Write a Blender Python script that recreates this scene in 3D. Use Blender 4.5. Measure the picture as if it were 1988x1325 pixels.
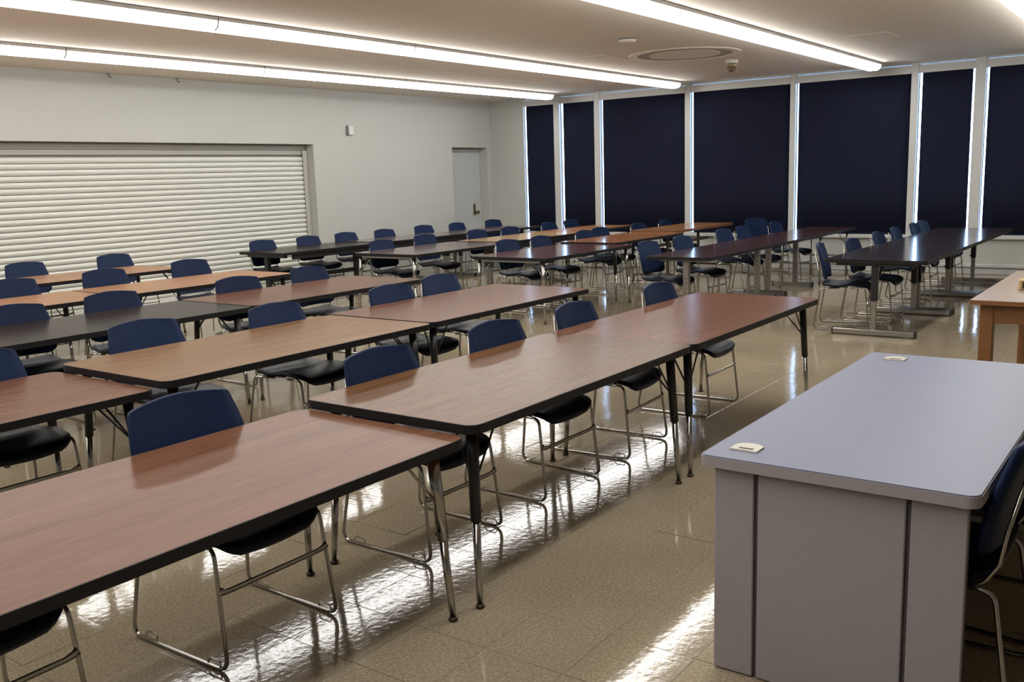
import bpy, bmesh, math, random
from mathutils import Vector, Matrix

random.seed(7)
S = bpy.context.scene
COL = S.collection
for o in list(bpy.data.objects):
    bpy.data.objects.remove(o)

# ------------------------------------------------------------------ camera, sky, exposure
F_PX, YAW, PITCH, ROLL, CAM_H = 1825.96, math.radians(36.239), math.radians(9.8986), math.radians(1.865), 1.62
_fw = Vector((math.cos(PITCH) * math.cos(YAW), math.cos(PITCH) * math.sin(YAW), -math.sin(PITCH)))
_r = Vector((math.sin(YAW), -math.cos(YAW), 0))
_d = _fw.cross(_r)
_r2 = math.cos(ROLL) * _r + math.sin(ROLL) * _d
_d2 = -math.sin(ROLL) * _r + math.cos(ROLL) * _d
cd = bpy.data.cameras.new('camera')
cam = bpy.data.objects.new('camera', cd)
COL.objects.link(cam)
M = Matrix.Identity(4)
for i in range(3):
    M[i][0], M[i][1], M[i][2] = _r2[i], -_d2[i], -_fw[i]
M[2][3] = CAM_H
cam.matrix_world = M
cd.sensor_fit = 'HORIZONTAL'
cd.sensor_width = 36.0
cd.lens = F_PX / 1988 * 36.0
cd.clip_start = 0.05
S.camera = cam

SKY_STRENGTH = 15.0
LAMP_STRENGTH = 16.6
w = bpy.data.worlds.new('sky')
S.world = w
w.use_nodes = True
bg = w.node_tree.nodes['Background']
bg.inputs[0].default_value = (0.44, 0.64, 1.0, 1)
bg.inputs[1].default_value = SKY_STRENGTH
S.view_settings.view_transform = 'Standard'
S.view_settings.look = 'None'
S.view_settings.gamma = 1.0
S.view_settings.use_curve_mapping = False
S.view_settings.exposure = 0.0

# ------------------------------------------------------------------ materials
def nmat(name):
    m = bpy.data.materials.new(name)
    m.use_nodes = True
    nt = m.node_tree
    return m, nt, nt.nodes['Principled BSDF']

def mat(name, col, rough=0.5, metal=0.0, spec=0.5, bump=0.0, bscale=80, var=0.0, vscale=6, coat=0.0):
    m, nt, b = nmat(name)
    b.inputs['Base Color'].default_value = (*col, 1)
    b.inputs['Roughness'].default_value = rough
    b.inputs['Metallic'].default_value = metal
    b.inputs['Specular IOR Level'].default_value = spec
    if coat:
        b.inputs['Coat Weight'].default_value = coat
        b.inputs['Coat Roughness'].default_value = 0.12
    N, L = nt.nodes.new, nt.links.new
    tc = N('ShaderNodeTexCoord')
    if var:
        n = N('ShaderNodeTexNoise'); n.inputs['Scale'].default_value = vscale; n.inputs['Detail'].default_value = 5
        L(tc.outputs['Object'], n.inputs['Vector'])
        mx = N('ShaderNodeMix'); mx.data_type = 'RGBA'
        mx.inputs['A'].default_value = (*[c * (1 - var) for c in col], 1)
        mx.inputs['B'].default_value = (*[min(1, c * (1 + var)) for c in col], 1)
        L(n.outputs['Fac'], mx.inputs['Factor']); L(mx.outputs['Result'], b.inputs['Base Color'])
    if bump:
        n = N('ShaderNodeTexNoise'); n.inputs['Scale'].default_value = bscale; n.inputs['Detail'].default_value = 3
        L(tc.outputs['Object'], n.inputs['Vector'])
        bp = N('ShaderNodeBump'); bp.inputs['Strength'].default_value = bump; bp.inputs['Distance'].default_value = 0.002
        L(n.outputs['Fac'], bp.inputs['Height']); L(bp.outputs['Normal'], b.inputs['Normal'])
    return m

def laminate(name, dark, light, rough=0.22, grain=1.0, spec=0.045):
    """wood-print laminate: streaks running along local x"""
    m, nt, b = nmat(name)
    N, L = nt.nodes.new, nt.links.new
    tc = N('ShaderNodeTexCoord'); oi = N('ShaderNodeObjectInfo')
    mul = N('ShaderNodeVectorMath'); mul.operation = 'SCALE'; mul.inputs['Scale'].default_value = 37.0
    comb = N('ShaderNodeCombineXYZ')
    for k in range(3): L(oi.outputs['Random'], comb.inputs[k])
    L(comb.outputs[0], mul.inputs[0])
    add = N('ShaderNodeVectorMath'); add.operation = 'ADD'
    L(tc.outputs['Object'], add.inputs[0]); L(mul.outputs[0], add.inputs[1])
    mp = N('ShaderNodeMapping'); mp.inputs['Scale'].default_value = (2.6, 120, 1)
    L(add.outputs[0], mp.inputs['Vector'])
    n1 = N('ShaderNodeTexNoise'); n1.inputs['Scale'].default_value = 2.0; n1.inputs['Detail'].default_value = 7
    n1.inputs['Roughness'].default_value = 0.65; n1.inputs['Distortion'].default_value = 0.3
    L(mp.outputs[0], n1.inputs['Vector'])
    mp2 = N('ShaderNodeMapping'); mp2.inputs['Scale'].default_value = (0.7, 7, 1)
    L(add.outputs[0], mp2.inputs['Vector'])
    n2 = N('ShaderNodeTexNoise'); n2.inputs['Scale'].default_value = 2.0; n2.inputs['Detail'].default_value = 3
    L(mp2.outputs[0], n2.inputs['Vector'])
    mixf = N('ShaderNodeMath'); mixf.operation = 'MULTIPLY_ADD'
    mixf.inputs[1].default_value = 0.72
    sc = N('ShaderNodeMath'); sc.operation = 'MULTIPLY'; sc.inputs[1].default_value = 0.28
    L(n2.outputs['Fac'], sc.inputs[0]); L(n1.outputs['Fac'], mixf.inputs[0]); L(sc.outputs[0], mixf.inputs[2])
    rp = N('ShaderNodeValToRGB')
    h = 0.16 / grain
    rp.color_ramp.elements[0].position = 0.5 - h; rp.color_ramp.elements[1].position = 0.5 + h
    rp.color_ramp.elements[0].color = (*dark, 1); rp.color_ramp.elements[1].color = (*light, 1)
    L(mixf.outputs[0], rp.inputs['Fac']); L(rp.outputs['Color'], b.inputs['Base Color'])
    b.inputs['Roughness'].default_value = rough
    b.inputs['Specular IOR Level'].default_value = spec
    return m

def floor_material():
    m, nt, b = nmat('vinyl_tile')
    N, L = nt.nodes.new, nt.links.new
    tc = N('ShaderNodeTexCoord'); gm = N('ShaderNodeNewGeometry'); oi = N('ShaderNodeObjectInfo')
    n1 = N('ShaderNodeTexNoise'); n1.inputs['Scale'].default_value = 85; n1.inputs['Detail'].default_value = 6; n1.inputs['Roughness'].default_value = 0.7
    L(gm.outputs['Position'], n1.inputs['Vector'])
    rp = N('ShaderNodeValToRGB')
    e = rp.color_ramp.elements
    e[0].position = 0.34; e[0].color = (0.225, 0.180, 0.114, 1)
    e[1].position = 0.66; e[1].color = (0.400, 0.338, 0.242, 1)
    k = e.new(0.5); k.color = (0.285, 0.235, 0.160, 1)
    L(n1.outputs['Fac'], rp.inputs['Fac'])
    n2 = N('ShaderNodeTexNoise'); n2.inputs['Scale'].default_value = 1.3; n2.inputs['Detail'].default_value = 4
    L(gm.outputs['Position'], n2.inputs['Vector'])
    mr = N('ShaderNodeMapRange'); mr.inputs['From Min'].default_value = 0.3; mr.inputs['From Max'].default_value = 0.7
    mr.inputs['To Min'].default_value = 0.88; mr.inputs['To Max'].default_value = 1.1
    L(n2.outputs['Fac'], mr.inputs['Value'])
    hv = N('ShaderNodeHueSaturation'); L(mr.outputs[0], hv.inputs['Value']); L(rp.outputs['Color'], hv.inputs['Color'])
    L(hv.outputs['Color'], b.inputs['Base Color'])
    b.inputs['Roughness'].default_value = 0.068
    b.inputs['Specular IOR Level'].default_value = 0.29
    b.inputs['IOR'].default_value = 1.5
    # slow waviness of the waxed surface
    n3 = N('ShaderNodeTexNoise'); n3.inputs['Scale'].default_value = 34; n3.inputs['Detail'].default_value = 4
    L(gm.outputs['Position'], n3.inputs['Vector'])
    bp = N('ShaderNodeBump'); bp.inputs['Strength'].default_value = 0.20; bp.inputs['Distance'].default_value = 0.0020
    L(n3.outputs['Fac'], bp.inputs['Height']); L(bp.outputs['Normal'], b.inputs['Normal'])
    return m

def emit(name, col, s):
    m = bpy.data.materials.new(name); m.use_nodes = True
    nt = m.node_tree; nt.nodes.clear()
    e = nt.nodes.new('ShaderNodeEmission'); e.inputs[0].default_value = (*col, 1); e.inputs[1].default_value = s
    o = nt.nodes.new('ShaderNodeOutputMaterial'); nt.links.new(e.outputs[0], o.inputs[0])
    return m

def glass_mat():
    m = bpy.data.materials.new('window_glass'); m.use_nodes = True
    nt = m.node_tree; nt.nodes.clear()
    t = nt.nodes.new('ShaderNodeBsdfTransparent'); t.inputs[0].default_value = (0.93, 0.96, 0.97, 1)
    g = nt.nodes.new('ShaderNodeBsdfGlossy'); g.inputs['Roughness'].default_value = 0.02
    fr = nt.nodes.new('ShaderNodeFresnel'); fr.inputs[0].default_value = 1.45
    mx = nt.nodes.new('ShaderNodeMixShader'); o = nt.nodes.new('ShaderNodeOutputMaterial')
    nt.links.new(fr.outputs[0], mx.inputs[0]); nt.links.new(t.outputs[0], mx.inputs[1]); nt.links.new(g.outputs[0], mx.inputs[2])
    nt.links.new(mx.outputs[0], o.inputs[0])
    return m

WALL = mat('painted_wall', (0.445, 0.445, 0.412), 0.55, bump=0.15, bscale=60, var=0.03, vscale=1.5)
CEIL = mat('painted_ceiling', (0.80, 0.725, 0.635), 0.8, bump=0.25, bscale=45, var=0.05, vscale=0.9)
FRAME = mat('bronze_window_frame', (0.055, 0.055, 0.06), 0.5)
TRIM = mat('white_trim_paint', (0.50, 0.50, 0.485), 0.45)
DOORM = mat('door_paint', (0.44, 0.46, 0.455), 0.4, var=0.02)
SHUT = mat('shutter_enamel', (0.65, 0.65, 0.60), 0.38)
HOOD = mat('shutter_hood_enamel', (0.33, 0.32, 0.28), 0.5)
RAIL = mat('shutter_rail_enamel', (0.46, 0.45, 0.39), 0.45)
FLOOR = floor_material()
SUB = mat('tile_adhesive', (0.12, 0.095, 0.06), 0.6)
CHROME = mat('chrome', (0.42, 0.41, 0.385), 0.18, metal=1.0)
STEEL = mat('satin_steel', (0.42, 0.40, 0.37), 0.32, metal=1.0)
BLACK = mat('black_enamel', (0.012, 0.012, 0.013), 0.38)
BAND = mat('black_vinyl_edge', (0.011, 0.010, 0.0105), 0.45, spec=0.25)
BROWNM = mat('brown_enamel', (0.075, 0.055, 0.035), 0.4)
GREYP = mat('grey_panel', (0.09, 0.09, 0.088), 0.45)
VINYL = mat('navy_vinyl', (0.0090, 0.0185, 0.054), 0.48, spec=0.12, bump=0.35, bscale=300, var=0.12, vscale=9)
VINYL_SHADE = mat('navy_vinyl_shaded', (0.0045, 0.007, 0.018), 0.42, spec=0.2, bump=0.3, bscale=300, var=0.15, vscale=9)  # same vinyl as the backs, under-table shade put into a darker colour
BRONZE = mat('dark_glide', (0.07, 0.055, 0.035), 0.35, metal=0.8)
BLIND = mat('blackout_fabric', (0.0085, 0.0105, 0.025), 0.85, spec=0.15, bump=0.3, bscale=500)
GLASS = glass_mat()
LENS = emit('lit_fluorescent_lens', (1.0, 0.985, 0.95), LAMP_STRENGTH)
FIXT = mat('white_fixture_enamel', (0.62, 0.60, 0.57), 0.45)
FIXH = mat('fixture_housing_enamel', (0.42, 0.40, 0.38), 0.5)
FIXG = mat('grey_fixture_body', (0.20, 0.195, 0.19), 0.5)
MOAT = mat('diffuser_slot_shade', (0.40, 0.35, 0.30), 0.8)  # shade of the slot around the disc, put into its darker colour
DESK = mat('lavender_grey_laminate', (0.168, 0.182, 0.255), 0.42, spec=0.3, var=0.03, vscale=40)
DESKP = mat('grey_laminate_panel', (0.315, 0.285, 0.300), 0.5, var=0.06, vscale=60)
DESKG = mat('dark_groove', (0.10, 0.09, 0.10), 0.7)
DRAW = mat('tan_drawer_front', (0.24, 0.185, 0.13), 0.5, var=0.06)
CREAM = mat('cream_plastic', (0.50, 0.465, 0.39), 0.4)
DARKP = mat('dark_plastic', (0.02, 0.018, 0.016), 0.5)
OAKW = mat('honey_oak', (0.215, 0.098, 0.038), 0.4, spec=0.3, var=0.18, vscale=14)
PINKT = mat('beige_laminate', (0.295, 0.215, 0.155), 0.35, spec=0.25, var=0.03, vscale=30)
BRASS = mat('aged_brass', (0.16, 0.12, 0.055), 0.35, metal=0.9)
CARD = mat('tan_cardboard', (0.55, 0.36, 0.17), 0.7, var=0.05)

LAM = {
 'walnut': laminate('walnut_laminate', (0.084, 0.034, 0.018), (0.178, 0.085, 0.050)),
 'walnutb': laminate('warm_walnut_laminate', (0.070, 0.029, 0.010), (0.152, 0.075, 0.034)),
 'amber': laminate('amber_oak_laminate', (0.130, 0.064, 0.026), (0.225, 0.125, 0.062)),
 'orange': laminate('orange_oak_laminate', (0.235, 0.108, 0.048), (0.345, 0.172, 0.085), grain=0.8),
 'slate': laminate('grey_brown_laminate', (0.018, 0.0115, 0.010), (0.028, 0.019, 0.017), grain=0.6),
 'umber': laminate('umber_laminate', (0.085, 0.060, 0.048), (0.120, 0.088, 0.070), grain=0.6, spec=0.22, rough=0.155),
 'light': laminate('light_oak_laminate', (0.36, 0.22, 0.10), (0.46, 0.30, 0.15), grain=0.7, spec=0.22, rough=0.155),
 'red': laminate('red_mahogany_laminate', (0.060, 0.022, 0.016), (0.105, 0.040, 0.030), grain=0.7, spec=0.22, rough=0.155),
 'rust': laminate('rust_oak_laminate', (0.22, 0.085, 0.032), (0.31, 0.135, 0.055), grain=0.7, spec=0.22, rough=0.155),
 'gold': laminate('golden_oak_laminate', (0.24, 0.105, 0.038), (0.33, 0.160, 0.065), grain=0.7, spec=0.22, rough=0.155),
 'dark': laminate('dark_mahogany_laminate', (0.036, 0.017, 0.016), (0.062, 0.030, 0.028), grain=0.7, spec=0.22, rough=0.155),
 'ebony': laminate('ebony_laminate', (0.018, 0.013, 0.014), (0.030, 0.022, 0.022), grain=0.7, spec=0.22, rough=0.155),
}

# ------------------------------------------------------------------ geometry helpers
class G:
    """collects verts / faces into one mesh"""
    def __init__(s): s.v = []; s.f = []; s.sm = []
    def add(s, v, f, smooth=False):
        o = len(s.v); s.v += [tuple(p) for p in v]; s.f += [tuple(i + o for i in q) for q in f]; s.sm += [smooth] * len(f)
        return s
    def box(s, x0, x1, y0, y1, z0, z1, b=0.0):
        if b <= 0:
            v = [(x, y, z) for z in (z0, z1) for y in (y0, y1) for x in (x0, x1)]
            return s.add(v, [(0, 2, 3, 1), (4, 5, 7, 6), (0, 1, 5, 4), (2, 6, 7, 3), (0, 4, 6, 2), (1, 3, 7, 5)])
        bm = bmesh.new(); bmesh.ops.create_cube(bm, size=1)
        for q in bm.verts:
            q.co = Vector(((x0 + x1) / 2 + q.co.x * (x1 - x0), (y0 + y1) / 2 + q.co.y * (y1 - y0), (z0 + z1) / 2 + q.co.z * (z1 - z0)))
        bmesh.ops.bevel(bm, geom=list(bm.edges), offset=b, segments=1, affect='EDGES')
        bm.verts.index_update()
        s.add([q.co[:] for q in bm.verts], [[q.index for q in f.verts] for f in bm.faces]); bm.free(); return s
    def prism(s, pts, z0, z1, chamfer=0.0):
        n = len(pts)
        v = [(p[0], p[1], z0) for p in pts] + [(p[0], p[1], z1) for p in pts]
        f = [tuple(range(n - 1, -1, -1)), tuple(range(n, 2 * n))] + [(i, (i + 1) % n, n + (i + 1) % n, n + i) for i in range(n)]
        return s.add(v, f)
    def ring(s, outer, inner, z0, z1):
        n = len(outer)
        v = [(p[0], p[1], z) for L_, z in ((outer, z0), (outer, z1), (inner, z1), (inner, z0)) for p in L_]
        f = []
        for i in range(n):
            j = (i + 1) % n
            for a, b_ in ((0, 1), (1, 2), (2, 3), (3, 0)):
                f.append((a * n + i, a * n + j, b_ * n + j, b_ * n + i))
        return s.add(v, f)
    def tube(s, path, r, n=8, cap=True, flat=1.0):
        P = [Vector(p) for p in path]
        rs = r if isinstance(r, (list, tuple)) else [r] * len(P)
        T = []
        for i in range(len(P)):
            a = P[max(i - 1, 0)]; b = P[min(i + 1, len(P) - 1)]
            T.append((b - a).normalized())
        ref = Vector((0, 0, 1)) if abs(T[0].z) < 0.9 else Vector((1, 0, 0))
        u = T[0].cross(ref).normalized()
        v = []
        for i, p in enumerate(P):
            u = (u - T[i] * u.dot(T[i])).normalized(); wv = T[i].cross(u)
            for k in range(n):
                a = 2 * math.pi * k / n
                v.append(p + (u * math.cos(a) + wv * math.sin(a) * flat) * rs[i])
        f = []
        for i in range(len(P) - 1):
            for k in range(n):
                f.append((i * n + k, i * n + (k + 1) % n, (i + 1) * n + (k + 1) % n, (i + 1) * n + k))
        s.add(v, f, True)
        if cap:
            o = len(v); m = len(P) - 1
            s.f.append(tuple(len(s.v) - o + k for k in range(n - 1, -1, -1))); s.sm.append(False)
            s.f.append(tuple(len(s.v) - o + m * n + k for k in range(n))); s.sm.append(False)
        return s
    def lathe(s, prof, c=(0, 0, 0), n=20):
        v = [(c[0] + r * math.cos(2 * math.pi * k / n), c[1] + r * math.sin(2 * math.pi * k / n), c[2] + z) for r, z in prof for k in range(n)]
        f = [(i * n + k, i * n + (k + 1) % n, (i + 1) * n + (k + 1) % n, (i + 1) * n + k) for i in range(len(prof) - 1) for k in range(n)]
        s.add(v, f, True); o = len(s.v) - len(v)
        s.f.append(tuple(o + k for k in range(n))); s.sm.append(False)
        s.f.append(tuple(o + (len(prof) - 1) * n + k for k in range(n))); s.sm.append(False)
        return s
    def mesh(s, name, m):
        me = bpy.data.meshes.new(name); me.from_pydata(s.v, [], s.f)
        me.polygons.foreach_set('use_smooth', s.sm)
        bm = bmesh.new(); bm.from_mesh(me); bmesh.ops.recalc_face_normals(bm, faces=bm.faces); bm.to_mesh(me); bm.free()
        me.materials.append(m); me.update(); return me

def fillet(pts, r, n=5):
    P = [Vector(p) for p in pts]; out = [P[0]]
    for i in range(1, len(P) - 1):
        a = (P[i - 1] - P[i]); b = (P[i + 1] - P[i]); la, lb = a.length, b.length; a.normalize(); b.normalize()
        ang = a.angle(b); t = min(r / math.tan(ang / 2), la * 0.45, lb * 0.45)
        p0, p1 = P[i] + a * t, P[i] + b * t
        for k in range(n + 1):
            q = k / n
            out.append(p0 * (1 - q) ** 2 + P[i] * 2 * q * (1 - q) + p1 * q * q)
    out.append(P[-1]); return out

def rrect(x0, x1, y0, y1, r, n=5):
    rr = r if isinstance(r, (list, tuple)) else (r, r, r, r)   # corners: (x1,y1) (x0,y1) (x0,y0) (x1,y0)
    out = []
    for (cx, cy, a0), q in zip(((x1, y1, 0), (x0, y1, 90), (x0, y0, 180), (x1, y0, 270)), rr):
        sx = -1 if cx == x1 else 1; sy = -1 if cy == y1 else 1
        for k in range(n + 1):
            a = math.radians(a0 + 90 * k / n)
            out.append((cx + sx * q + q * math.cos(a), cy + sy * q + q * math.sin(a)))
    return out

def ob(name, g, m, parent=None, label=None):
    me = g.mesh(name, m) if isinstance(g, G) else g
    o = bpy.data.objects.new(name, me); COL.objects.link(o)
    if parent: o.parent = parent
    if label: o['label'] = label
    return o

def struct(name, g, m, parent=None):
    o = ob(name, g, m, parent)
    if not parent: o['kind'] = 'structure'
    return o

def thing(name, label, cat, loc=(0, 0, 0), rz=0.0, group=None):
    o = bpy.data.objects.new(name, None); COL.objects.link(o)
    o.empty_display_size = 0.1
    o.location = loc; o.rotation_euler = (0, 0, rz); o['label'] = label; o['category'] = cat
    if group: o['group'] = group
    return o

def dup(root, loc, rz, label, group=None):
    r = root.copy(); COL.objects.link(r); r.location = loc; r.rotation_euler = (0, 0, rz); r['label'] = label
    if group: r['group'] = group
    for ch in list(root.children):
        c = ch.copy(); COL.objects.link(c); c.parent = r
        for g_ in ch.children:
            d = g_.copy(); COL.objects.link(d); d.parent = c
    return r

# ------------------------------------------------------------------ room shell
XL, XR, YR, YB, ZC = -5.0, 15.1, -6.0, 11.45, 3.085
fl = struct('floor', G().box(XL - .2, XR + .2, YR - .2, YB + .6, -0.12, -0.0015), SUB)
struct('ceiling', G().box(XL - .2, XR + .2, YR - .2, YB + .6, ZC, ZC + .15), CEIL)
struct('wall_left', G().box(XL - .15, XL, YR, YB, 0, ZC), WALL)
struct('wall_right', G().box(XL - .15, XR + .15, YR - .15, YR, 0, ZC), WALL)
# back wall with the serving opening and the door recess
SX0, SX1, SZ = 3.2, 10.47, 2.23
DX0, DX1, DZ = 13.92, 14.99, 2.20
g = G()
g.box(XL - .15, SX0, YB, YB + .45, 0, ZC)
g.box(SX0, SX1, YB, YB + .45, SZ, ZC)
g.box(SX1, DX0, YB, YB + .45, 0, ZC)
g.box(DX0, DX1, YB, YB + .45, DZ, ZC)
g.box(DX1, XR + .15, YB, YB + .45, 0, ZC)
g.box(DX0, DX1, YB + .26, YB + .45, 0, DZ)
g.box(SX0, SX1, YB + .36, YB + .45, 0, SZ)
struct('wall_back', g, WALL)
# window wall: apron under the sill, lintel, plain end pieces
WIN = [(9.93, 10.63), (9.05, 9.80), (7.25, 8.93), (5.42, 7.15), (3.60, 5.33), (2.74, 3.50), (0.85, 2.60)]
ZS, ZT = 0.565, 3.062
g = G()
g.box(XR, XR + .16, YR, YB, 0, ZS - .03)
g.box(XR, XR + .10, YR, YB, ZT, ZC)
g.box(XR, XR + .16, YR, WIN[-1][0], ZS - .03, ZT)
g.box(XR, XR + .045, WIN[0][1], WIN[0][1] + .3, ZS - .03, ZT)
g.box(XR, XR + .16, WIN[0][1] + .3, YB, ZS - .03, ZT)
struct('wall_window', g, WALL)
struct('trim_1', G().box(XR - .055, XR + .14, WIN[-1][0], WIN[0][1], ZS - .055, ZS, .006), TRIM)   # window sill
tn = 2
for a, b_ in zip(WIN[:-1], WIN[1:]):
    struct('trim_%d' % tn, G().box(XR - .020, XR + .044, b_[1], a[0], ZS, ZC - .002, .006), TRIM); tn += 1
g = G()
g.box(XR - .035, XR, YR, YB, 0, .09, .006); g.box(XR - .055, XR, YR, YB, .098, .15, .008)
struct('baseboard_window', g, TRIM)
g = G()
g.box(SX1, DX0, YB - .018, YB, 0, .11, .004)
struct('baseboard_back', g, TRIM)
for i, (a, b_) in enumerate(WIN):
    fr = G()
    for q in ((a, a + .012, ZS, ZT), (b_ - .008, b_, ZS, ZT), (a + .012, b_ - .008, ZS, ZS + .010), (a + .012, b_ - .008, ZT - .006, ZT)):
        fr.box(XR + .046, XR + .062, q[0], q[1], q[2], q[3])
    fr.box(XR + .046, XR + .062, b_, b_ + .09, ZS, ZT)
    wf = struct('window_%d' % (i + 1), fr, FRAME)
    ob('glass_pane', G().box(XR + .052, XR + .056, a + .01, b_ - .01, ZS + .004, ZT - .004), GLASS, wf)

# floor tiles: nearest in view one by one, the rest joined
TS = 0.322
TX0, TY0 = 2.55 % TS - 12 * TS - TS * 16, 1.75 % TS - 30 * TS
def tile_geo(g_, cx, cy, tx=0, ty=0, gap=.0004):
    h = TS / 2 - gap; c = .0012
    def zz(x, y): return x * tx + y * ty
    v = []
    for hh, z in ((h, -.0010), (h - c, 0.0)):
        for sx, sy in ((-1, -1), (1, -1), (1, 1), (-1, 1)):
            v.append((cx + sx * hh, cy + sy * hh, z + zz(sx * hh, sy * hh)))
    g_.add(v, [(4, 5, 6, 7), (0, 1, 5, 4), (1, 2, 6, 5), (2, 3, 7, 6), (3, 0, 4, 7)])
def in_view(x, y):
    q = Vector((x, y, -CAM_H)); z = q.dot(_fw)
    if z < .3: return False
    u, v = F_PX * q.dot(_r2) / z, F_PX * q.dot(_d2) / z
    return abs(u) < 1080 and -720 < v < 740
tl = []
ix = 0
x = TX0
while x < XR:
    y = TY0
    while y < YB + .25:
        if x > XL and y > YR and x + TS / 2 < XR - .03 and (y + TS / 2 < YB - .005):
            tl.append((x, y))
        y += TS
    x += TS
vis = sorted((t for t in tl if in_view(*t)), key=lambda t: t[0] ** 2 + t[1] ** 2)
near = set(vis[:296])
tg = G(); tile_geo(tg, 0, 0)
tmesh = tg.mesh('floor_tile', FLOOR)
rest = G()
for t in tl:
    a, b_ = random.gauss(0, .0026), random.gauss(0, .0026)
    if t in near:
        o = bpy.data.objects.new('floor_tile', tmesh); COL.objects.link(o); o.parent = fl
        o.location = (t[0], t[1], 0); o.rotation_euler = (a, b_, 0)
    else:
        tile_geo(rest, t[0], t[1], a, b_)
# border strips where a whole tile does not fit
rest.add([(XL, max(t[1] for t in tl) + TS / 2, -.001), (XR, max(t[1] for t in tl) + TS / 2, -.001), (XR, YB + .4, -.001), (XL, YB + .4, -.001)], [(0, 1, 2, 3)])
xm = max(t[0] for t in tl) + TS / 2
rest.add([(xm, YR, -.001), (XR, YR, -.001), (XR, YB, -.001), (xm, YB, -.001)], [(0, 1, 2, 3)])
ro = ob('floor_tiling', rest, FLOOR, fl); ro['kind'] = 'stuff'

# ------------------------------------------------------------------ roller shutter, door
sh = thing('roller_shutter', 'wide cream roller shutter of horizontal slats closing the serving opening', 'shutter', (SX0, YB + .2, 0))
W_ = SX1 - SX0
sp = 0.0745; z = 0.11; ns = 0
prof = [(.0, .0), (-.004, .006), (-.017, .022), (-.020, .036), (-.017, .050), (-.006, .064), (-.001, .0665), (.006, .0665), (.006, 0)]
sg = G()
n = len(prof)
v = [(xx, p[0], p[1]) for xx in (0.02, W_ - .075) for p in prof]
sg.add(v, [tuple(range(n - 1, -1, -1)), tuple(range(n, 2 * n))] + [(i, (i + 1) % n, n + (i + 1) % n, n + i) for i in range(n)])
smesh = sg.mesh('slat', SHUT)
while z + sp < 2.06:
    o = bpy.data.objects.new('slat', smesh); COL.objects.link(o); o.parent = sh; o.location = (0, 0, z); z += sp
ob('bottom_bar', G().box(.02, W_ - .075, -.022, .02, .0, .105, .008), SHUT, sh)
ob('hood', G().box(0, W_ - .02, -.03, .1, 2.145, 2.228, .004).box(0, W_ - .06, -.012, .1, 2.07, 2.143, .004), HOOD, sh, 'darker grey hood above the slats')
ob('guide_rail', G().box(W_ - .085, W_ - .004, -.045, -.024, 0, 2.14, .004).box(W_ - .03, W_ - .004, -.024, .05, 0, 2.14), RAIL, sh)
ob('guide_rail', G().box(.004, .07, -.045, -.024, 0, 2.14, .004).box(.004, .03, -.024, .05, 0, 2.14), SHUT, sh)
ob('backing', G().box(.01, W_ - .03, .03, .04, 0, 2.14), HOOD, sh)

dg = G().box(DX0 + .005, DX1 - .005, YB + .19, YB + .235, .008, DZ - .012, .003)
dr = struct('door_1', dg, DOORM)
ob('lock_plate', G().box(14.735, 14.79, YB + .172, YB + .19, .90, 1.12, .003), BRASS, dr)
kg = G().tube([(14.80, YB + .19, .955), (14.80, YB + .14, .955)], .016, 10).tube([(14.80, YB + .15, .955), (14.80, YB + .135, .955), (14.80, YB + .105, .955), (14.80, YB + .09, .955)], [.018, .034, .034, .018], 12)
ob('door_knob', kg, BRASS, dr)

# ------------------------------------------------------------------ ceiling and wall fittings
LW = 0.23
def strip_light(cx, cy, ln, label, group):
    t = thing('strip_light', label, 'light', (cx, cy, ZC), 0, group)
    h = ln / 2
    ob('housing', G().box(-h + .004, h - .004, -LW / 2 - .004, LW / 2 + .004, -.036, -.001, .003), FIXH, t)
    p = [(-LW / 2, -.036), (-LW / 2 + .012, -.080), (-LW / 2 + .055, -.108), (LW / 2 - .055, -.108), (LW / 2 - .012, -.080), (LW / 2, -.036)]
    g_ = G(); k = len(p)
    g_.add([(xx, q[0], q[1]) for xx in (-h + .007, h - .007) for q in p], [tuple(range(k)), tuple(range(2 * k - 1, k - 1, -1))] + [(i, i + 1, k + i + 1, k + i) for i in range(k - 1)] + [(k - 1, 0, k, 2 * k - 1)])
    ob('lens', g_, LENS, t, 'glowing white lens')
    for sx in (-1, 1):
        q = [(a * 1.03, b_ if b_ > -.05 else b_ - .003) for a, b_ in p]
        e = G(); x0, x1 = (h - .009, h - .001) if sx > 0 else (-h + .001, -h + .009)
        e.add([(xx, a, b_) for xx in (x0, x1) for a, b_ in q], [tuple(range(k)), tuple(range(2 * k - 1, k - 1, -1))] + [(i, (i + 1) % k, k + (i + 1) % k, k + i) for i in range(k)])
        ob('end_cap', e, FIXT, t)
    return t
ORD = ['first', 'second', 'third', 'fourth', 'fifth', 'sixth', 'seventh', 'eighth']
ROWS = [(9.70, 'in the row nearest the shutter'), (7.20, 'in the second row from the shutter'), (4.02, 'in the row past the smoke detector'), (1.47, 'in the row above the desk')]
for cy, desc in ROWS:
    x1 = 14.60
    for i in range(7):
        ln = 1.40 if i == 0 else 2.575
        strip_light(x1 - ln / 2, cy, ln, '%s fluorescent strip light %s, %s from the window end' % ('short' if i == 0 else 'long', desc, ORD[i]), 'ceiling strip lights')
        x1 -= ln

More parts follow.
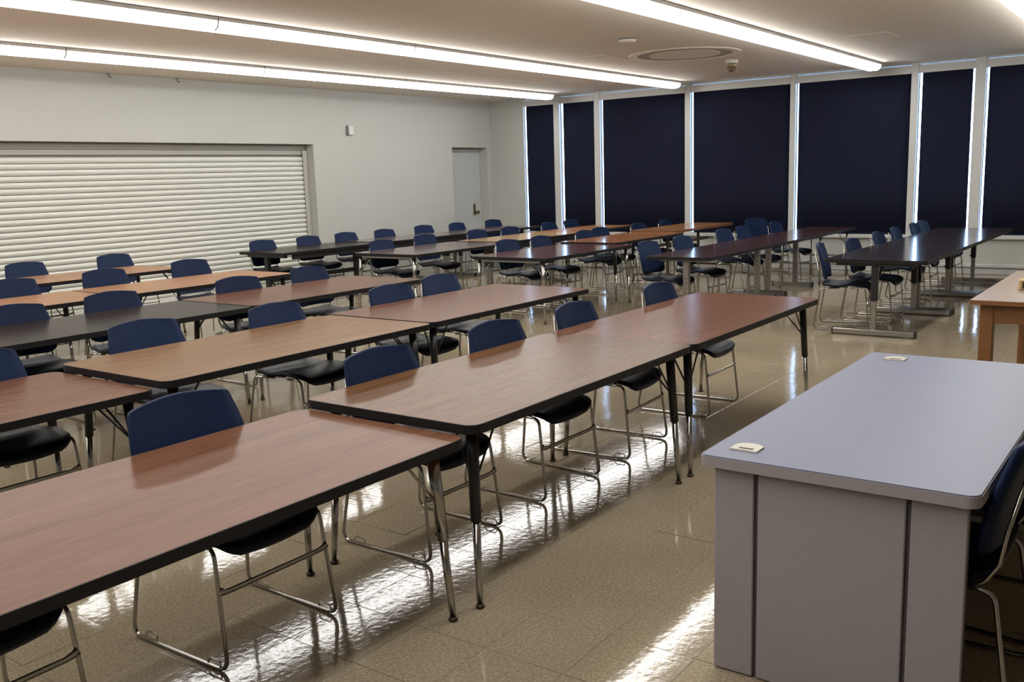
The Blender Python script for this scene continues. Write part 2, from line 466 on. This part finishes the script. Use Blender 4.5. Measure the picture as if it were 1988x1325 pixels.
t = thing('air_diffuser', 'large round flush air diffuser ring in the ceiling beside the detector', 'vent', (11.38, 5.47, ZC))
def circ(r, n=64): return [(r * math.cos(2 * math.pi * k / n), r * math.sin(2 * math.pi * k / n)) for k in range(n)]
ob('rim', G().ring(circ(.71), circ(.60), -.006, -.0005), mat('diffuser_rim_paint', (.88, .82, .74), .6), t)
ob('slot', G().ring(circ(.61), circ(.44), -.0025, -.0004), MOAT, t, 'slot between rim and disc with painted-in shade')
ob('inner_disc', G().prism(circ(.45), -.005, -.0004), CEIL, t)
t = thing('smoke_detector', 'low white ceiling dome between the round diffuser and the strip lights', 'smoke detector', (9.55, 5.28, ZC))
ob('base', G().lathe([(.0, 0), (.105, 0), (.105, -.014), (.0, -.014)], n=28), FIXG, t)
ob('dome', G().lathe([(.0, -.014), (.098, -.014), (.09, -.03), (.06, -.04), (.0, -.043)], n=28), CEIL, t)
t = thing('heat_detector', 'small brass tipped heat detector hanging from a white collar on the ceiling', 'detector', (12.45, 5.29, ZC))
ob('collar', G().lathe([(.0, 0), (.085, 0), (.085, -.045), (.07, -.05), (.0, -.05)], n=22), FIXT, t)
ob('cone', G().lathe([(.0, -.05), (.078, -.05), (.074, -.082), (.055, -.10), (.0, -.10)], n=20), mat('tarnished_cone', (.30, .24, .13), .4, metal=.4), t, 'brass coloured cone')
g = G().lathe([(.0, -.10), (.012, -.10), (.012, -.15), (.03, -.153), (.03, -.158), (.0, -.162)], n=14)
for k in range(4):
    a = k * math.pi / 2 + .4
    g.tube([(.045 * math.cos(a), .045 * math.sin(a), -.10), (.036 * math.cos(a), .036 * math.sin(a), -.15)], .006, 5)
g.lathe([(.0, -.128), (.046, -.128), (.044, -.134), (.0, -.134)], n=16)
ob('sensor_cage', g, BRASS, t)
t = thing('wall_sensor', 'small white box with a grey side on the wall above and right of the shutter', 'sensor', (11.27, YB, 2.46))
ob('case', G().box(-.045, .06, -.06, 0, -.075, .075, .006), FIXT, t)
ob('side_cover', G().box(-.062, -.043, -.05, 0, -.075, .075, .004), FIXG, t)
for k, (xx, s_) in enumerate(((7.05, 'left'), (8.06, 'right'))):
    t = thing('ceiling_hook', 'tiny dark metal hook at the ceiling edge above the shutter, the %s one' % s_, 'hook', (xx, YB - .04, ZC), 0, 'hooks above the shutter')
    ob('plate', G().box(-.03, .03, -.02, .02, -.006, -.0005, .002), FIXG, t)
    ob('hook', G().tube(fillet([(0, 0, -.004), (0, 0, -.035), (.03, 0, -.05), (.035, 0, -.03)], .012), .005, 6), DARKP, t)
# shallow patch panels in the ceiling
for k, (x0, x1, y0, y1) in enumerate(((10.58, 11.2, 6.17, 6.83), (11.3, 13.8, 8.72, 9.2), (11.35, 11.93, 2.98, 3.6))):
    struct('trim_%d' % (tn + k), G().box(x0, x1, y0, y1, ZC - .004, ZC + .01, .0015), CEIL)

# roller blinds
BL = ['leftmost narrow', 'second narrow', 'third', 'fourth', 'fifth', 'sixth narrow', 'rightmost']
for i, (a, b_) in enumerate(WIN):
    if i == 0: lab = 'narrow navy blackout roller blind in the window next to the door corner'
    elif i == 1: lab = 'narrow navy blackout roller blind in the second window from the door corner'
    elif i == 5: lab = 'narrow navy blackout roller blind with light leaking along both edges'
    elif i == 6: lab = 'navy blackout roller blind at the right edge of the picture'
    else: lab = 'wide navy blackout roller blind in the %s window from the door corner' % ORD[i]
    t = thing('roller_blind', lab, 'blind', (XR + .0, (a + b_) / 2, 0), 0, 'blackout blinds in the window wall')
    hw = (b_ - a) / 2
    lg = .010 if i != 5 else .026
    GAP = [.050, .058, .042, .042, .037, .046, .037]
    fg = G(); n = 13
    ys = [-hw + lg + (2 * hw - lg - GAP[i]) * k / (n - 1) for k in range(n)]
    v = []
    for zz in (ZS + .016, 1.2, 1.9, 2.45, 2.98):
        for k, yy in enumerate(ys):
            wob = .0022 * math.sin(k * 1.7 + zz * 2 + i) + (.006 * math.sin(zz * 9) if k == 0 and i == 5 else 0)
            v.append((.030 + wob, yy + (.008 * math.sin(zz * 11) if k == 0 and i == 5 else 0), zz))
    nn = len(v); v += [(p[0] + .002, p[1], p[2]) for p in v]
    f = []
    for r_ in range(4):
        for k in range(n - 1):
            q = r_ * n + k
            f += [(q, q + 1, q + n + 1, q + n), (nn + q, nn + q + n, nn + q + n + 1, nn + q + 1)]
    for r_ in range(4):
        for k in (0, n - 1):
            q = r_ * n + k; f.append((q, q + n, nn + q + n, nn + q))
    for k in range(n - 1):
        for q in (k, 4 * n + k): f.append((q, q + 1, nn + q + 1, nn + q))
    fg.add(v, f, True)
    ob('fabric', fg, BLIND, t)
    ob('hem_bar', G().box(.022, .040, ys[0], ys[-1], ZS + .008, ZS + .026, .003), BLIND, t)
    ob('cassette', G().box(-.014, .044, -hw + .002, hw - .002, 2.93, 3.049, .004), TRIM, t, 'white cassette')

# ------------------------------------------------------------------ chair
CR = 0.0078
def make_chair(label):
    t = thing('stacking_chair', label, 'chair')
    for s in (-1, 1):
        P = fillet([(s * .222, -.09, .424), (s * .235, -.222, .428), (s * .252, -.268, CR + .001), (s * .262, .262, CR + .001), (s * .232, .20, .418), (s * .225, .02, .424)], .045, 5)
        ob('side_frame', G().tube(P, CR, 7), CHROME, t)
        Q = fillet([(s * .205, -.06, .431), (s * .224, .165, .432), (s * .226, .206, .50), (s * .220, .222, .60), (s * .172, .268, .80)], .04, 4)
        ob('back_support', G().tube(Q, CR * .9, 7), CHROME, t)
        for yy in (-.20, .16):
            c = G()
            c.tube(fillet([(s * .257, yy - .035, .014), (s * .250, yy - .028, .034), (s * .250, yy + .028, .034), (s * .257, yy + .035, .014)], .008, 2), .0028, 5)
            ob('stacking_clip', c, STEEL, t)
    # flat stretcher between the front legs, flared at the ends
    pts = [(-.2425, -.2435, .285), (-.225, -.242, .277), (-.20, -.240, .272), (.20, -.240, .272), (.225, -.242, .277), (.2425, -.2435, .285)]
    ob('stretcher', G().tube(pts, [.0085, .0065, .0055, .0055, .0065, .0085], 8, flat=1.9), CHROME, t)
    for yy in (.06, -.13):
        ob('under_brace', G().tube([(-.227, yy, .421), (.227, yy, .421)], .005, 6), BLACK, t)
    # seat: two shallow dishes with a crest between and a rolled front
    prof = [(.205, .462), (.200, .470), (.180, .464), (.14, .450), (.08, .441), (.02, .444), (-.03, .452), (-.07, .455), (-.12, .450), (-.175, .446), (-.212, .440), (-.238, .431), (-.255, .420), (-.265, .408), (-.270, .396)]
    hw = [.185, .203, .216, .226, .230, .231, .231, .231, .230, .229, .225, .216, .203, .184, .155]
    nu = 11; g_ = G(); v = []
    for (yy, zz), h in zip(prof, hw):
        for k in range(nu):
            q = -1 + 2 * k / (nu - 1)
            v.append((h * q, yy, zz + .010 * q * q))
    m_ = len(v)
    v += [(a * .99, b_ + (.012 if b_ < -.24 else 0) - (.008 if b_ > .19 else 0), c - .020) for a, b_, c in v]
    f = []
    R = len(prof)
    for r_ in range(R - 1):
        for k in range(nu - 1):
            q = r_ * nu + k
            f += [(q, q + 1, q + nu + 1, q + nu), (m_ + q, m_ + q + nu, m_ + q + nu + 1, m_ + q + 1)]
        for k in (0, nu - 1):
            q = r_ * nu + k; f.append((q, q + nu, m_ + q + nu, m_ + q))
    for k in range(nu - 1):
        for q in (k, (R - 1) * nu + k): f.append((q, q + 1, m_ + q + 1, m_ + q))
    g_.add(v, f, True)
    ob('seat', g_, VINYL_SHADE, t)
    # padded back: flares towards the bottom, curved in plan, rolled top edge
    prof = [(.500, .172, .180), (.510, .210, .181), (.530, .238, .184), (.58, .247, .192), (.65, .246, .205), (.72, .241, .223), (.78, .231, .241), (.82, .222, .254), (.844, .217, .260), (.855, .211, .263), (.860, .200, .265)]
    v = []; nu = 13
    for zz, h, yy in prof:
        for k in range(nu):
            q = -1 + 2 * k / (nu - 1)
            v.append((h * q, yy - .030 * q * q - .012, zz - 0.020 * abs(q) ** 1.6 * max(0, (zz - .58) / .28)))
    m_ = len(v)
    v2 = []
    for i, (a, b_, c) in enumerate(v):
        k = i % nu; r_ = i // nu
        th = .026 if 0 < r_ < len(prof) - 1 else .014
        if k in (0, nu - 1): th *= .6
        v2.append((a, b_ + th, c))
    v += v2
    f = []; R = len(prof)
    for r_ in range(R - 1):
        for k in range(nu - 1):
            q = r_ * nu + k
            f += [(q, q + 1, q + nu + 1, q + nu), (m_ + q, m_ + q + nu, m_ + q + nu + 1, m_ + q + 1)]
        for k in (0, nu - 1):
            q = r_ * nu + k; f.append((q, q + nu, m_ + q + nu, m_ + q))
    for k in range(nu - 1):
        for q in (k, (R - 1) * nu + k): f.append((q, q + 1, m_ + q + 1, m_ + q))
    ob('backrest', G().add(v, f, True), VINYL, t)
    return t

# ------------------------------------------------------------------ tables
def glide(g_, p):
    g_.lathe([(.0, 0), (.016, 0), (.019, .006), (.016, .013), (.009, .018), (.0, .018)], p, 10)

def post_leg(t, x, y, zt, sx, sy, style):
    """adjustable corner leg: upper sleeve, thinner lower insert, glide, two V braces"""
    top = Vector((x, y, zt)); foot = Vector((x + sx * .035, y + sy * .035, .016)); mid = top.lerp(foot, .53)
    up = CHROME if style == 'chrome' else BLACK
    lg = ob('leg', G().tube([top, mid], [.0235, .0215], 10), up, t)
    ob('leg_insert', G().tube([mid, foot], [.0165, .0125], 10), CHROME, lg, 'chrome lower leg')
    g_ = G(); glide(g_, (foot.x, foot.y, 0)); ob('glide', g_, BRONZE, lg)
    g_ = G().tube([top.lerp(foot, .10), top.lerp(foot, .10) + Vector((-sx * .02, 0, 0))], .012, 6)
    ob('collar_screw', G().tube([mid + Vector((-sx * .02, 0, .03)), mid + Vector((-sx * .036, 0, .03))], .006, 6), BLACK, lg)
    a = top.lerp(foot, .33)
    for dx, dy in ((-sx * .16, 0), (-sx * .06, -sy * .15)):
        ob('brace', G().tube([a, Vector((x + dx, y + dy, zt))], .0048, 6), up, t)

def fold_leg(t, x, y, zt, m_):
    lg = ob('leg', G().tube([(x, y, zt), (x, y, .02)], .0145, 8), m_, t)
    g_ = G(); glide(g_, (x, y, 0)); ob('glide', g_, DARKP, lg)

def table(name, x0, x1, y0, y1, zt, lam, legs, label, group=None, band=BAND, th=.032, rad=.055, rz=0, li=.10):
    cx, cy = (x0 + x1) / 2, (y0 + y1) / 2
    t = thing(name, label, 'table', (cx, cy, 0), math.radians(rz), group)
    hx, hy = (x1 - x0) / 2 - .002, (y1 - y0) / 2 - .002
    ob('tabletop', G().prism(rrect(-hx + .004, hx - .004, -hy + .004, hy - .004, rad - .004), zt - th, zt), LAM[lam], t)
    ob('edge_band', G().ring(rrect(-hx, hx, -hy, hy, rad), rrect(-hx + .0045, hx - .0045, -hy + .0045, hy - .0045, rad - .0045), zt - th - .004, zt - .0006), band, t)
    zu = zt - th
    if legs in ('adj', 'chrome'):
        for sx in (-1, 1):
            for sy in (-1, 1):
                post_leg(t, sx * (hx - li), sy * (hy - .09), zu, sx, sy, legs)
            ob('apron_bar', G().box(sx * (hx - li) - .018, sx * (hx - li) + .018, -hy + .12, hy - .12, zu - .028, zu, .002), BLACK if legs == 'adj' else STEEL, t)
    elif legs == 'trestle':
        for sx in (-1, 1):
            X = sx * (hx - .12)
            lg = ob('leg', G().box(X - .032, X + .032, -.035, .035, .045, zu - .045, .004), BLACK, t)
            ob('foot_bar', G().box(X - .035, X + .035, -hy + .09, hy - .09, 0.0, .045, .005), BLACK, lg)
            ob('top_bar', G().box(X - .03, X + .03, -hy + .07, hy - .07, zu - .045, zu, .003), BLACK, lg)
        ob('stretcher', G().box(-hx + .15, hx - .15, -.018, .018, .31, .37, .003), BLACK, t)
        ob('apron', G().box(-hx + .2, hx - .05, -hy + .03, -hy + .05, zu - .07, zu, .002), BLACK, t)
    elif legs == 'panel':
        for sx in (-1, 1):
            X = sx * (hx - .18)
            lg = ob('leg', G().box(X - .025, X + .025, -.075, .075, .36, zu, .006), GREYP if 'oak' in label else BLACK, t)
            ob('leg_insert', G().box(X - .02, X + .02, -.045, .045, .035, .36, .004), STEEL, lg)
            ob('foot_bar', G().box(X - .03, X + .03, -hy + .1, hy - .1, 0, .035, .004), STEEL, lg)
        ob('apron', G().box(-hx + .1, hx - .05, -hy + .03, -hy + .05, zu - .08, zu, .002), BLACK, t)
    elif legs == 'hoop':
        for sx in (-1, 1):
            X = sx * (hx - .12)
            ob('leg', G().box(X - .018, X + .018, -.20, -.165, .10, zu - .03, .003), BROWNM, t)
            lg = ob('leg', G().box(X - .018, X + .018, .165, .20, .10, zu - .03, .003), BROWNM, t)
            P = fillet([(X, -.40, .013), (X, -.385, .11), (X, .385, .11), (X, .40, .013)], .07, 6)
            ob('foot_hoop', G().tube(P, .020, 8), BROWNM, lg)
            ob('top_bar', G().box(X - .022, X + .022, -hy + .06, hy - .06, zu - .03, zu, .003), BROWNM, lg)
        ob('stretcher', G().box(-hx + .14, hx - .14, -.015, .015, .52, .56, .003), BROWNM, t)
    elif legs in ('tee', 'teechrome'):
        ins = .062 if legs == 'tee' else .17
        for sx in (-1, 1):
            X = sx * (hx - ins)
            if legs == 'tee':
                lg = ob('leg', G().box(X - .026, X + .026, -.030, .030, .34, zu - .03, .005), BLACK, t)
                ob('leg_insert', G().box(X - .021, X + .021, -.025, .025, .05, .34, .004), STEEL, lg, 'steel lower post')
                ob('set_screw', G().tube([(X - sx * .02, .03, .37), (X - sx * .02, .045, .37)], .008, 6), BLACK, lg)
            else:
                lg = ob('leg', G().box(X - .024, X + .024, -.07, -.002, .05, zu - .03, .005), STEEL, t)
                hg = G()
                for k in range(7): hg.tube([(X - .0245, -.036, .14 + k * .055), (X - .0228, -.036, .14 + k * .055)], .007, 8)
                for k in range(7): hg.tube([(X + .0245, -.036, .14 + k * .055), (X + .0228, -.036, .14 + k * .055)], .007, 8)
                ob('adjustment_holes', hg, DARKP, lg)['kind'] = 'stuff'
            fb = ob('foot_bar', G().box(X - .034, X + .034, -hy + .09, hy - .09, .008, .062, .006), STEEL, lg)
            ob('top_bar', G().box(X - .026, X + .026, -hy + .11, hy - .11, zu - .03, zu, .003), BLACK if legs == 'tee' else STEEL, lg)
            for e in (-1, 1):
                ob('foot_cap', G().box(X - .036, X + .036, e * (hy - .092) - .008, e * (hy - .092) + .008, .0, .064, .003), DARKP, lg)
            ob('brace', G().tube([(X, 0, .47), (X - sx * .34, 0, zu)], .012, 6, flat=.4), STEEL, t)
    elif legs == 'fold':
        for sx in (-1, 1):
            X = sx * (hx - .17)
            for sy in (-1, 1): fold_leg(t, X, sy * (hy - .09), zu, STEEL)
            ob('cross_bar', G().tube([(X, -hy + .09, .30), (X, hy - .09, .30)], .010, 6), STEEL, t)
            for sy in (-1, 1):
                ob('brace', G().tube([(X, sy * (hy - .09), .46), (X - sx * .26, sy * (hy - .16), zu)], .006, 6), STEEL, t)
    return t

WG = 'long laminate cafeteria tables'
D_ = 'dining_table'
table(D_, .62, 2.555, 2.08, 2.968, .700, 'walnut', 'chrome', 'low walnut laminate table at the front left with chrome legs and black edge', WG)
table(D_, 2.52 + .04, 4.40, 2.06, 2.970, .737, 'walnutb', 'adj', 'walnut laminate table in the middle of the front row with black upper legs', WG)
table(D_, 4.405, 6.40, 2.06, 2.970, .735, 'walnut', 'adj', 'walnut laminate table at the aisle end of the front row', WG)
table(D_, .60, 2.475, 3.87, 4.77, .700, 'walnut', 'adj', 'low reddish walnut table at the left end of the second row', WG)
table(D_, 2.48, 4.38, 3.81, 4.745, .737, 'amber', 'adj', 'amber oak table in the middle of the second row', WG)
table(D_, 4.385, 6.29, 3.82, 4.76, .740, 'walnut', 'adj', 'walnut table at the aisle end of the second row', WG)
table(D_, 2.52, 4.455, 5.62, 6.54, .735, 'slate', 'adj', 'matte grey-brown table at the left of the third row', WG)
table(D_, 4.46, 6.37, 5.64, 6.56, .737, 'walnut', 'adj', 'walnut table at the aisle end of the third row', WG)
table(D_, 2.54, 4.475, 7.33, 8.22, .735, 'orange', 'adj', 'orange oak table at the left of the fourth row', WG)
table(D_, 4.48, 6.36, 7.33, 8.22, .737, 'orange', 'adj', 'orange oak table at the aisle end of the fourth row', WG)
table(D_, 4.46, 6.39, 9.17, 10.09, .735, 'orange', 'adj', 'orange oak table standing closest to the roller shutter', WG)
table(D_, 2.54, 4.455, 9.17, 10.09, .735, 'orange', 'adj', 'orange oak table at the left edge in front of the shutter', WG)
# window side
table(D_, 8.22, 10.12, 9.72, 10.62, .728, 'slate', 'trestle', 'dark grey-brown table on a black trestle by the shutter jamb', WG, rad=.03)
table(D_, 10.13, 12.22, 9.70, 10.56, .735, 'umber', 'panel', 'umber brown table on black panel legs along the door wall', WG, rad=.03)
table(D_, 12.23, 14.15, 9.62, 10.42, .735, 'umber', 'tee', 'brown table at the window end of the row along the door wall', WG, rad=.03)
table(D_, 8.46, 10.44, 7.58, 8.66, .735, 'umber', 'chrome', 'grey-brown table with chrome corner legs in the row before the door wall row', WG, li=.05)
table(D_, 10.48, 12.45, 7.72, 8.62, .740, 'light', 'panel', 'pale light oak table beside the grey-brown one', WG)
table(D_, 12.47, 14.40, 7.85, 8.66, .738, 'orange', 'adj', 'tan oak table nearest the window corner', WG)
table(D_, 8.50, 10.46, 5.72, 6.78, .732, 'red', 'chrome', 'glossy red-brown table with chrome corner legs beside the aisle', WG, li=.05)
table(D_, 10.48, 12.45, 5.98, 6.86, .752, 'rust', 'adj', 'rust orange table standing higher than the red-brown table before it', WG)
table(D_, 12.42 + .05, 14.55, 6.12, 6.90, .775, 'gold', 'hoop', 'golden oak table on brown hoop feet close to the windows', WG, band=mat('oak_edge', (.16, .07, .028), .4))
table(D_, 9.20, 11.58, 4.14, 4.90, .715, 'dark', 'teechrome', 'dark mahogany table on perforated steel pedestal legs', WG, rad=.03)
table(D_, 11.59, 12.95, 4.14, 4.88, .715, 'dark', 'teechrome', 'short dark mahogany table in the middle of its window-side row', WG, rad=.03)
table(D_, 12.96, 14.52, 4.16, 4.88, .715, 'dark', 'fold', 'dark mahogany folding table with thin round legs beside the windows', WG, rad=.03)
table(D_, 9.18, 10.86, 1.99, 2.94, .737, 'ebony', 'tee', 'near-black table with the empty chair at its aisle end', WG, rad=.025)
table(D_, 10.87, 12.50, 1.99, 2.92, .737, 'ebony', 'tee', 'near-black table in the middle of the rightmost row', WG, rad=.025)
table(D_, 12.51, 14.08, 1.99, 2.92, .737, 'ebony', 'tee', 'near-black table nearest the window in the rightmost row', WG, rad=.025)

# ------------------------------------------------------------------ place the chairs (x, y of the backrest top)
CHAIRS = [
 ('of the front row', 2.985, [(1.06, 3.08), (2.03, 3.065), (3.09, 3.07), (3.98, 3.07), (4.80, 3.07), (5.90, 3.07)]),
 ('of the second row', 4.76, [(2.10, 4.885), (3.14, 5.04), (4.01, 4.88), (5.09, 4.88), (5.83, 5.02)]),
 ('of the third row', 6.56, [(3.18, 6.66), (3.96, 6.71), (5.08, 6.65), (5.99, 6.76)]),
 ('of the fourth row', 8.22, [(4.18, 8.70), (5.09, 8.72), (6.14, 8.82)]),
 ('of the row before the shutter', 10.09, [(5.29, 10.62), (6.38, 10.64)]),
 ('of the row along the door wall', 10.6, [(8.69, 10.72), (9.55, 10.73), (10.34, 10.76), (11.12, 10.68), (12.19, 10.78), (12.96, 10.66), (13.95, 10.62)]),
 ('of the row with the pale oak table', 8.66, [(9.05, 8.76), (10.10, 8.92), (11.17, 8.82), (11.93, 8.76), (13.18, 8.85), (13.97, 8.92)]),
 ('of the row with the golden oak table', 6.86, [(9.44, 6.99), (10.13, 6.95), (11.25, 6.97), (11.92, 7.12), (12.93, 7.03), (13.98, 7.10)]),
 ('of the dark mahogany row', 4.90, [(9.50, 5.06), (10.39, 5.07), (11.73, 5.12), (12.33, 5.10), (13.43, 5.05)]),
 ('of the near-black row', 2.94, [(10.31, 3.03), (11.39, 3.05), (12.26, 3.08), (13.14, 3.06), (13.69, 3.09)]),
]
first = None
NUM = ['first', 'second', 'third', 'fourth', 'fifth', 'sixth', 'seventh']
CG = 'navy stacking chairs at the tables'
def put(x, y, rz, label, group=CG):
    global first
    if first is None:
        first = make_chair(label); first['group'] = group; first.location = (x, y, 0); first.rotation_euler = (0, 0, rz); return first
    return dup(first, (x, y, 0), rz, label, group)
for desc, yb, L_ in CHAIRS:
    for i, (cx, cy) in enumerate(L_):
        rz = math.radians(random.uniform(-2.5, 2.5))
        put(cx, cy - .262, rz, 'navy chair, chrome sled legs, %s, %s from left' % (desc, NUM[i]))
put(9.67, 2.885, math.radians(12), 'navy vinyl chair standing free at the aisle end of the near-black table')
put(14.33, 5.50, math.radians(-24), 'navy chair turned aslant by the window wall behind the mahogany tables')
put(3.03, .590, math.pi, 'navy vinyl chair pushed under the grey desk, seen from its side', 'chairs at the grey desk')
put(3.66, .52, math.pi - math.radians(5), 'navy vinyl chair at the grey desk, behind the other desk chair', 'chairs at the grey desk')

# ------------------------------------------------------------------ grey desk at the right
t = thing('office_desk', 'large lavender grey laminate desk with grooved end panel at lower right', 'desk', (2.66, .42, 0))
DL, DW = 1.93, .805
ob('desktop', G().prism(rrect(0, DL, 0, DW, (.02, .02, .035, .06), 6), .702, .737), DESK, t, 'pale lavender grey top')
ob('edge_trim', G().ring(rrect(-.003, DL + .003, -.003, DW + .003, (.022, .022, .037, .062), 6), rrect(.001, DL - .001, .001, DW - .001, (.02, .02, .034, .06), 6), .700, .733), DESKP, t)
ob('end_core', G().box(.05, .07, .03, .77, .005, .702), DESKG, t)
for (a, b_) in ((.03, .178), (.192, .628), (.642, .772)):
    ob('end_panel', G().box(.035, .052, a, b_, .005, .700, .003), DESKP, t)
ob('modesty_panel', G().box(.07, DL - .05, .745, .77, .06, .702, .003), DESKP, t)
for (a, b_) in ((.03, .178), (.192, .628), (.642, .772)):
    ob('end_panel', G().box(1.878, 1.895, a, b_, .005, .700, .003), DESKP, t)
ob('end_core', G().box(1.86, 1.88, .03, .77, .005, .702), DESKG, t)
ob('foot_rail', G().box(1.838, 1.862, .05, .745, .0, .03, .003), CREAM, t, 'cream foot rail inside the kneehole')
for (gx, gy) in ((.125, .70), (1.80, .665)):
    c = [(.04 * math.cos(a) , .045 * math.sin(a)) for a in [math.radians(q) for q in range(-20, 201, 20)]]
    pts = [(gx - .035 + 0, gy - .045), (gx + .03, gy - .045)] + [(gx + .015 + .035 * math.cos(math.radians(q)), gy + .0 + .045 * math.sin(math.radians(q))) for q in range(-60, 91, 25)] + [(gx - .035, gy + .045)]
    gr = ob('cable_grommet', G().prism(pts, .737, .742), CREAM, t, 'cream plastic cable grommet')
    ob('slot', G().box(gx - .022, gx - .009, gy - .026, gy + .020, .7375, .7428), DARKP, gr)

# ------------------------------------------------------------------ wooden table behind the desk, with a small box
t = thing('wooden_table', 'honey oak work table with a beige top at the right edge', 'table', (6.54, .22, 0))
TL, TW = 1.88, .93
ob('tabletop', G().box(0, TL, 0, TW, .727, .752, .003), PINKT, t, 'beige laminate top')
ob('edge_strip', G().ring(rrect(-.004, TL + .004, -.004, TW + .004, .004, 1), rrect(.001, TL - .001, .001, TW - .001, .003, 1), .722, .750), OAKW, t)
for sx in (0, 1):
    for sy in (0, 1):
        X, Y = (.05 if sx == 0 else TL - .13), (.05 if sy == 0 else TW - .13)
        ob('leg', G().box(X, X + .08, Y, Y + .08, 0, .726, .004), OAKW, t)
for a in ((.056, .078, .13, TW - .13), (TL - .078, TL - .056, .13, TW - .13), (.13, TL - .13, .056, .078), (.13, TL - .13, TW - .078, TW - .056)):
    ob('apron', G().box(*a, .60, .726, .002), OAKW, t)
t = thing('small_box', 'small tan cardboard box lying on the beige table top', 'box', (7.22, .90, .752), math.radians(8))
ob('carton', G().box(-.06, .06, -.07, .07, .001, .068, .004), CARD, t)
ob('flap', G().box(-.064, -.06, -.05, .05, .012, .058, .001), DARKP, t)
